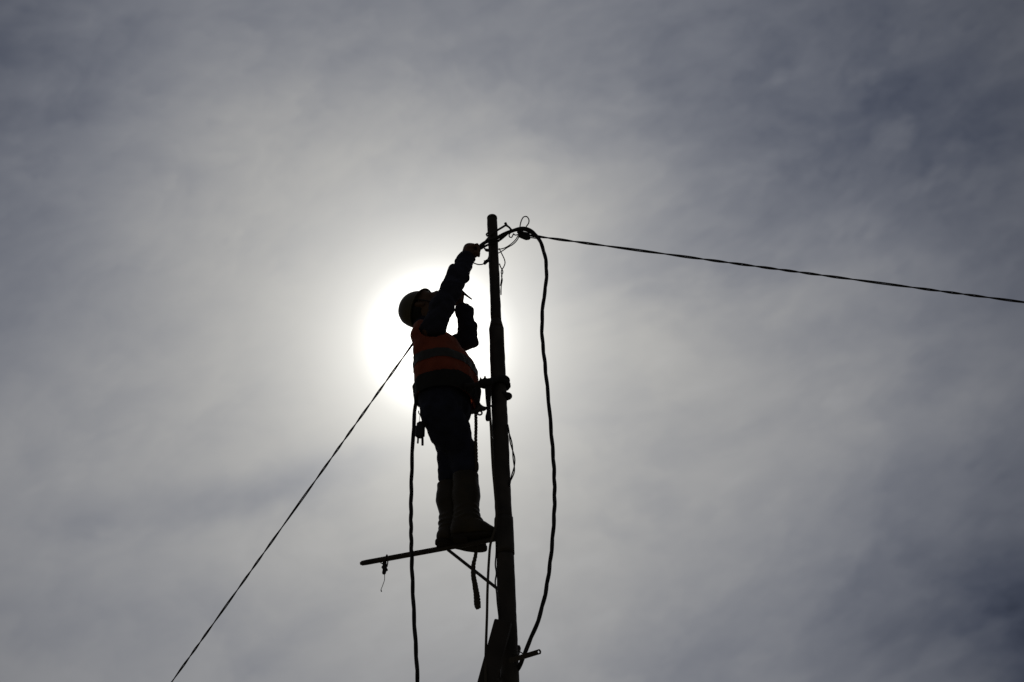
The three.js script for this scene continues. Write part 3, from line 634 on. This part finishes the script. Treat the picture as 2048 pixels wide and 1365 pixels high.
// ------------------------------------------------------------------ cables
// the loose service cable: from the ground, up past the pole, over the hook, through the hand, down behind the worker
{
  const right = [[0.0377, 4.4067, -7.58], [0.0578, 4.4533, -7.55], [0.091, 4.5366, -7.56], [0.13, 4.6398, -7.57], [0.1646, 4.7666, -7.58], [0.1898, 4.9098, -7.59], [0.2135, 5.1133, -7.6], [0.227, 5.3177, -7.6], [0.2273, 5.5274, -7.6], [0.2166, 5.7427, -7.6], [0.2029, 5.9639, -7.6], [0.186, 6.1912, -7.6], [0.171, 6.4016, -7.59], [0.1786, 6.5858, -7.585], [0.1942, 6.7039, -7.58], [0.2012, 6.8201, -7.57], [0.1906, 6.9305, -7.565], [0.1621, 7.0242, -7.56], [0.1212, 7.0823, -7.555], [0.071, 7.1024, -7.55], [0.0177, 7.0918, -7.548], [-0.0413, 7.0605, -7.545], [-0.1, 7.0221, -7.542], [-0.1527, 6.9954, -7.54], [-0.1931, 6.9524, -7.525], [-0.2253, 6.9344, -7.54]];
  const down = [[-0.266, 6.9181, -7.66], [-0.3251, 6.8521, -7.8], [-0.4129, 6.6666, -7.87], [-0.4872, 6.4572, -7.87], [-0.5269, 6.2685, -7.84], [-0.543, 6.1117, -7.8], [-0.5509, 5.9639, -7.77], [-0.5533, 5.7297, -7.75], [-0.5511, 5.477, -7.74], [-0.5453, 5.2666, -7.74], [-0.5344, 5.0615, -7.74], [-0.5211, 4.8616, -7.74], [-0.5055, 4.6667, -7.74], [-0.4911, 4.5035, -7.74], [-0.4784, 4.3437, -7.74], [-0.4591, 4.1133, -7.75]];
  const a = right[0], z = down[down.length - 1];
  const path = curve([[a[0] + 0.3, 0.02, a[2] - 0.3], [a[0] + 0.02, 0.03, a[2] - 0.2], [a[0] - 0.03, 1.2, a[2] - 0.1], [a[0] - 0.05, 3.0, a[2] - 0.07], [0, 4.348, -7.62], ...right, ...down, [z[0] + 0.03, 2.4, z[2]], [z[0] + 0.04, 0.9, z[2]], [z[0], 0.02, z[2] + 0.05], [z[0] - 0.4, 0.02, z[2] + 0.3]], 1500);
  const o = thing('service_cable', 'thick loose twisted cable looping over the pole top and hanging on both sides', 'cable', [z[0], 0, z[2]]);
  for (let k = 0; k < 3; k++) part('strand', strand(path, 0.0064, 0.42, (k * 2 * Math.PI) / 3, 0.0056, 7, 3), mat.cable, o);
}
// the jumper beside it
solo('jumper_wire', wire([[-0.2337, 6.9166, -7.53], [-0.1872, 6.9398, -7.53], [-0.1467, 6.9774, -7.545], [-0.1, 7.0062, -7.555], [-0.0707, 7.0278, -7.56], [-0.0414, 7.0605, -7.565], [-0.0059, 7.0969, -7.57], [0.0356, 7.1151, -7.58], [0.0772, 7.1187, -7.59], [0.1189, 7.1077, -7.6]], 0.0068, 60, 9), mat.cable, 'short straight wire from the raised hand past the pole to the clamp', 'wire', [-0.1872, 6.9398, -7.53]);

function spanCable(name, label, from, to, sag, pitch, r, off, group, phase) {
  const A = V(from), B = V(to), n = Math.round(A.distanceTo(B) / 0.03), pts = [];
  for (let i = 0; i <= n; i++) { const t = i / n, p = A.clone().lerp(B, t); p.y -= 4 * sag * t * (1 - t); pts.push(p); }
  const o = thing(name, label, 'cable', from, group);
  for (let k = 0; k < 2; k++) part('strand', strand(pts, off, pitch, phase + k * Math.PI, r, 7, 3.2), mat.cable, o);
}
const rightEnd = (() => { const a = V([0.1009, 7.0894, -7.6]), b = V([3.19, 7.0013, -8.2]), d = b.sub(a); d.y = 0; d.normalize(); return a.addScaledVector(d, 28).toArray(); })();
spanCable('overhead_cable', 'twisted overhead cable running from the pole top to the right edge', [0.1009, 7.0894, -7.6], rightEnd, 0.2, 0.40, 0.0042, 0.0043, 'overhead cables', 0.4);
const leftA = [-0.1194, 7.133, -7.635], leftEnd = (() => { const a = V(leftA), b = V([-2.2447, 5.196, -10]), d = b.sub(a); return a.addScaledVector(d, (a.y - 2.7) / -d.y).toArray(); })();
spanCable('overhead_cable', 'thin twisted cable sloping from behind the worker down to the lower left', leftA, leftEnd, 0.0, 0.42, 0.0038, 0.004, 'overhead cables', 1.2);
// supports of those cables, beyond the picture
{
  const p = thing('utility_pole', 'plain steel pole far along the cable on the right', 'pole', [rightEnd[0], 0, rightEnd[2]]);
  const v = (y) => new THREE.Vector3(rightEnd[0], y, rightEnd[2]);
  part('lower_tube', mottle(bar([v(-0.5), v(2), v(4.5)], 0.055, 20), 9, 0.5), mat.steel, p);
  part('upper_tube', mottle(bar([v(4.5), v(6), v(7.35)], 0.036, 20), 9, 0.5), mat.steel, p);
  const q = thing('wooden_post', 'short wooden post at the low end of the sloping cable', 'post', [leftEnd[0], 0, leftEnd[2]]);
  const w = (y) => new THREE.Vector3(leftEnd[0] - 0.02, y, leftEnd[2]);
  part('shaft', mottle(bar([w(-0.4), w(1), w(2), w(2.9)], 0.06, 16), 9, 0.5), mat.post, q);
  part('staple', bar([w(2.7).add(new THREE.Vector3(0.05, 0, 0)), w(2.7).add(new THREE.Vector3(0.09, 0, 0))], 0.006, 8), mat.tieWire, q);
}
// wedge clamp that holds the right-hand cable
{
  const o = thing('cable_clamp', 'small black wedge clamp under the cable arch right of the pole', 'clamp', [0.0681, 7.0786, -7.58]);
  const c = V([0.0711, 7.0822, -7.585]), g = new THREE.CylinderGeometry(0.019, 0.027, 0.058, 4, 1); g.rotateY(Math.PI / 4); g.scale(1, 1, 0.62);
  g.rotateZ(R(-112) + Math.PI); g.translate(c.x, c.y, c.z);
  part('body', join([g]), mat.plastic, o);
  part('wedge', netOf(blend([bone([0.0445, 7.1041, -7.585], [0.0977, 7.0603, -7.585], 0.016, 0.013), bone([0.0474, 7.0749, -7.585], [0.0829, 7.0567, -7.585], 0.012, 0.012)], 0.01), ...boxOf([[0.0711, 7.0822, -7.585]], 0.06), 0.004), mat.plastic, o);
  part('bail', wire([[0.046, 7.1187, -7.585], [0.0491, 7.1591, -7.59], [0.0582, 7.1997, -7.595], [0.0718, 7.2256, -7.6], [0.0868, 7.2275, -7.6], [0.1001, 7.2071, -7.6], [0.0999, 7.1775, -7.595], [0.0863, 7.1481, -7.59], [0.0772, 7.1261, -7.585]], 0.0036, 50, 7), mat.tieWire, o, 'thin wire loop standing up from the clamp');
  part('tail', join([wire([[0.089, 7.0931, -7.585], [0.1127, 7.0949, -7.59], [0.1334, 7.0785, -7.595], [0.1542, 7.0653, -7.602]], 0.0036, 16, 7), wire([[0.0918, 7.0621, -7.585], [0.1185, 7.0639, -7.59], [0.1482, 7.0656, -7.6]], 0.0036, 16, 7)]), mat.tieWire, o);
}
const tie = (pts, r, label, n = 40) => solo('tie_wire', wire(pts, r, n, 7), mat.tieWire, label, 'wire', pts[0], 'tie wires on the pole');
tie([[0.0415, 7.0822, -7.58], [0.0177, 7.0695, -7.57], [0.0089, 7.0786, -7.57], [0.0044, 7.0659, -7.57], [-0.0044, 7.0513, -7.57], [-0.0148, 7.0568, -7.57], [-0.0163, 7.0732, -7.57], [-0.0089, 7.0859, -7.57]], 0.0036, 'small curled wire end just left of the wedge clamp');
tie([[0.0355, 7.0713, -7.58], [0.0207, 7.035, -7.57], [-0.0059, 7.0042, -7.57], [-0.0412, 6.9772, -7.57], [-0.0764, 6.9628, -7.565], [-0.1055, 6.9486, -7.55]], 0.0032, 'upper of two thin wires curving from the clamp to the pole');
tie([[0.0414, 7.0676, -7.58], [0.0295, 7.0314, -7.57], [0.0059, 7.0024, -7.57], [-0.0294, 6.9772, -7.57], [-0.0558, 6.9521, -7.565], [-0.0821, 6.9306, -7.56]], 0.0032, 'lower of two thin wires curving from the clamp to the pole');
{
  const o = thing('tie_wire', 'thin wire opening into an eye and twisting down the right of the upper pole', 'wire', [-0.0583, 6.8201, -7.57], 'tie wires on the pole');
  part('wire', wire([[-0.0764, 6.9665, -7.56], [-0.0616, 6.9377, -7.57], [-0.0439, 6.8947, -7.575], [-0.0409, 6.8697, -7.575], [-0.0496, 6.8413, -7.575], [-0.0598, 6.8236, -7.575], [-0.0626, 6.8024, -7.575], [-0.0582, 6.7812, -7.575], [-0.0624, 6.746, -7.575], [-0.0667, 6.7144, -7.58]], 0.0032, 60, 7), mat.tieWire, o);
  part('wire', wire([[-0.0731, 6.8627, -7.57], [-0.0657, 6.8392, -7.572], [-0.0554, 6.82, -7.575], [-0.0539, 6.8024, -7.575], [-0.0611, 6.7805, -7.574], [-0.0567, 6.7537, -7.576], [-0.0624, 6.7144, -7.58], [-0.0636, 6.6544, -7.584]], 0.0034, 50, 7), mat.tieWire, o);
}
{
  const o = thing('tie_wire', 'thin wire arc with a knot between the raised hand and the pole', 'wire', [-0.1924, 6.8488, -7.55], 'tie wires on the pole');
  part('wire', wire([[-0.2318, 6.8281, -7.5], [-0.2151, 6.8366, -7.53], [-0.1923, 6.8435, -7.55], [-0.1691, 6.8505, -7.555], [-0.1519, 6.8699, -7.56], [-0.139, 6.8984, -7.565], [-0.132, 6.9341, -7.57]], 0.0036, 40, 7), mat.tieWire, o);
  part('knot', netOf(blend([bone([-0.159, 6.8558, -7.555], [-0.1432, 6.8774, -7.558], 0.0095, 0.009), bone([-0.146, 6.8721, -7.558], [-0.1257, 6.8805, -7.565], 0.006, 0.005), bone([-0.1577, 6.8718, -7.555], [-0.165, 6.8743, -7.555], 0.003, 0.002)], 0.008), ...boxOf([[-0.146, 6.8699, -7.56]], 0.04), 0.003), mat.plastic, o);
}
tie([[-0.2107, 6.965, -7.52], [-0.1874, 6.9577, -7.53], [-0.1641, 6.9541, -7.54], [-0.1524, 6.9486, -7.55], [-0.1379, 6.9521, -7.56]], (t) => 0.0035 + 0.0065 * smooth(0.6, 0.85, t), 'short wire with a blunt end between the hand and the pole');
{
  const o = thing('tie_wire', 'twisted wire bowing out from the right of the pole at knee height', 'wire', [-0.0109, 5.7109, -7.57], 'tie wires on the pole');
  const c = curve([[-0.0274, 5.7804, -7.555], [-0.015, 5.7326, -7.57], [-0.0055, 5.6853, -7.58], [0.0054, 5.6264, -7.585], [0.0122, 5.5652, -7.585], [0.0108, 5.5196, -7.585], [-0.0013, 5.4718, -7.58], [-0.0161, 5.4157, -7.57]], 120);
  for (let k = 0; k < 2; k++) part('strand', strand(c, 0.0042, 0.2, k * Math.PI, 0.0036, 7), mat.cable, o);
}
tie([[-0.0813, 5.0851, -7.57], [-0.0836, 5.0161, -7.575], [-0.087, 4.9617, -7.58], [-0.0816, 4.9139, -7.58], [-0.087, 4.8635, -7.58], [-0.0799, 4.8072, -7.578], [-0.0758, 4.7512, -7.576], [-0.0664, 4.6685, -7.574], [-0.0583, 4.5861, -7.55]], 0.0042, 'thin wire running close down the left of the pole below the boots', 80);
tie([[0.005, 4.4849, -7.55], [0.0302, 4.477, -7.55], [0.0477, 4.4653, -7.54], [0.0601, 4.4457, -7.53], [0.0501, 4.4404, -7.53], [0.0301, 4.4559, -7.55], [0.005, 4.4638, -7.55]], 0.003, 'thin wire tying the loose cable to the flat lug', 50);
// connector hung on the foot bar
{
  const o = thing('cable_connector', 'small dark connector hanging from the left end of the foot bar', 'connector', [-0.69, 5.0801, -7.88]);
  part('body', netOf(blend([bone([-0.6914, 5.1124, -7.88], [-0.6871, 5.0742, -7.88], 0.011, 0.011), bone([-0.6884, 5.0742, -7.88], [-0.6914, 5.0479, -7.88], 0.0105, 0.011), bone([-0.6982, 5.0801, -7.88], [-0.6904, 5.0889, -7.88], 0.009, 0.008), bone([-0.6772, 5.064, -7.88], [-0.6868, 5.0684, -7.88], 0.007, 0.008)], 0.005), ...boxOf([[-0.6887, 5.0801, -7.88]], 0.06), 0.0035), mat.plastic, o);
  part('wire_turn', join([wire([[-0.6989, 5.0977, -7.88], [-0.6927, 5.1073, -7.862], [-0.685, 5.1231, -7.858], [-0.6811, 5.1438, -7.868], [-0.68, 5.1544, -7.885], [-0.6781, 5.1462, -7.903], [-0.6737, 5.1094, -7.88], [-0.6769, 5.0843, -7.883]], 0.0036, 40, 7), wire([[-0.7138, 5.1109, -7.89], [-0.7031, 5.1073, -7.895], [-0.6933, 5.0918, -7.88]], 0.0035, 10, 6)]), mat.tieWire, o);
  part('tail', wire([[-0.6883, 5.0392, -7.88], [-0.6869, 5.0072, -7.88], [-0.6926, 4.984, -7.88], [-0.6997, 4.9609, -7.88], [-0.7032, 4.9494, -7.88], [-0.7, 4.9379, -7.88]], (t) => 0.0018 + (t > 0.88 ? 0.0012 : 0), 24, 6), mat.tieWire, o);
}

renderer.render(scene, camera);
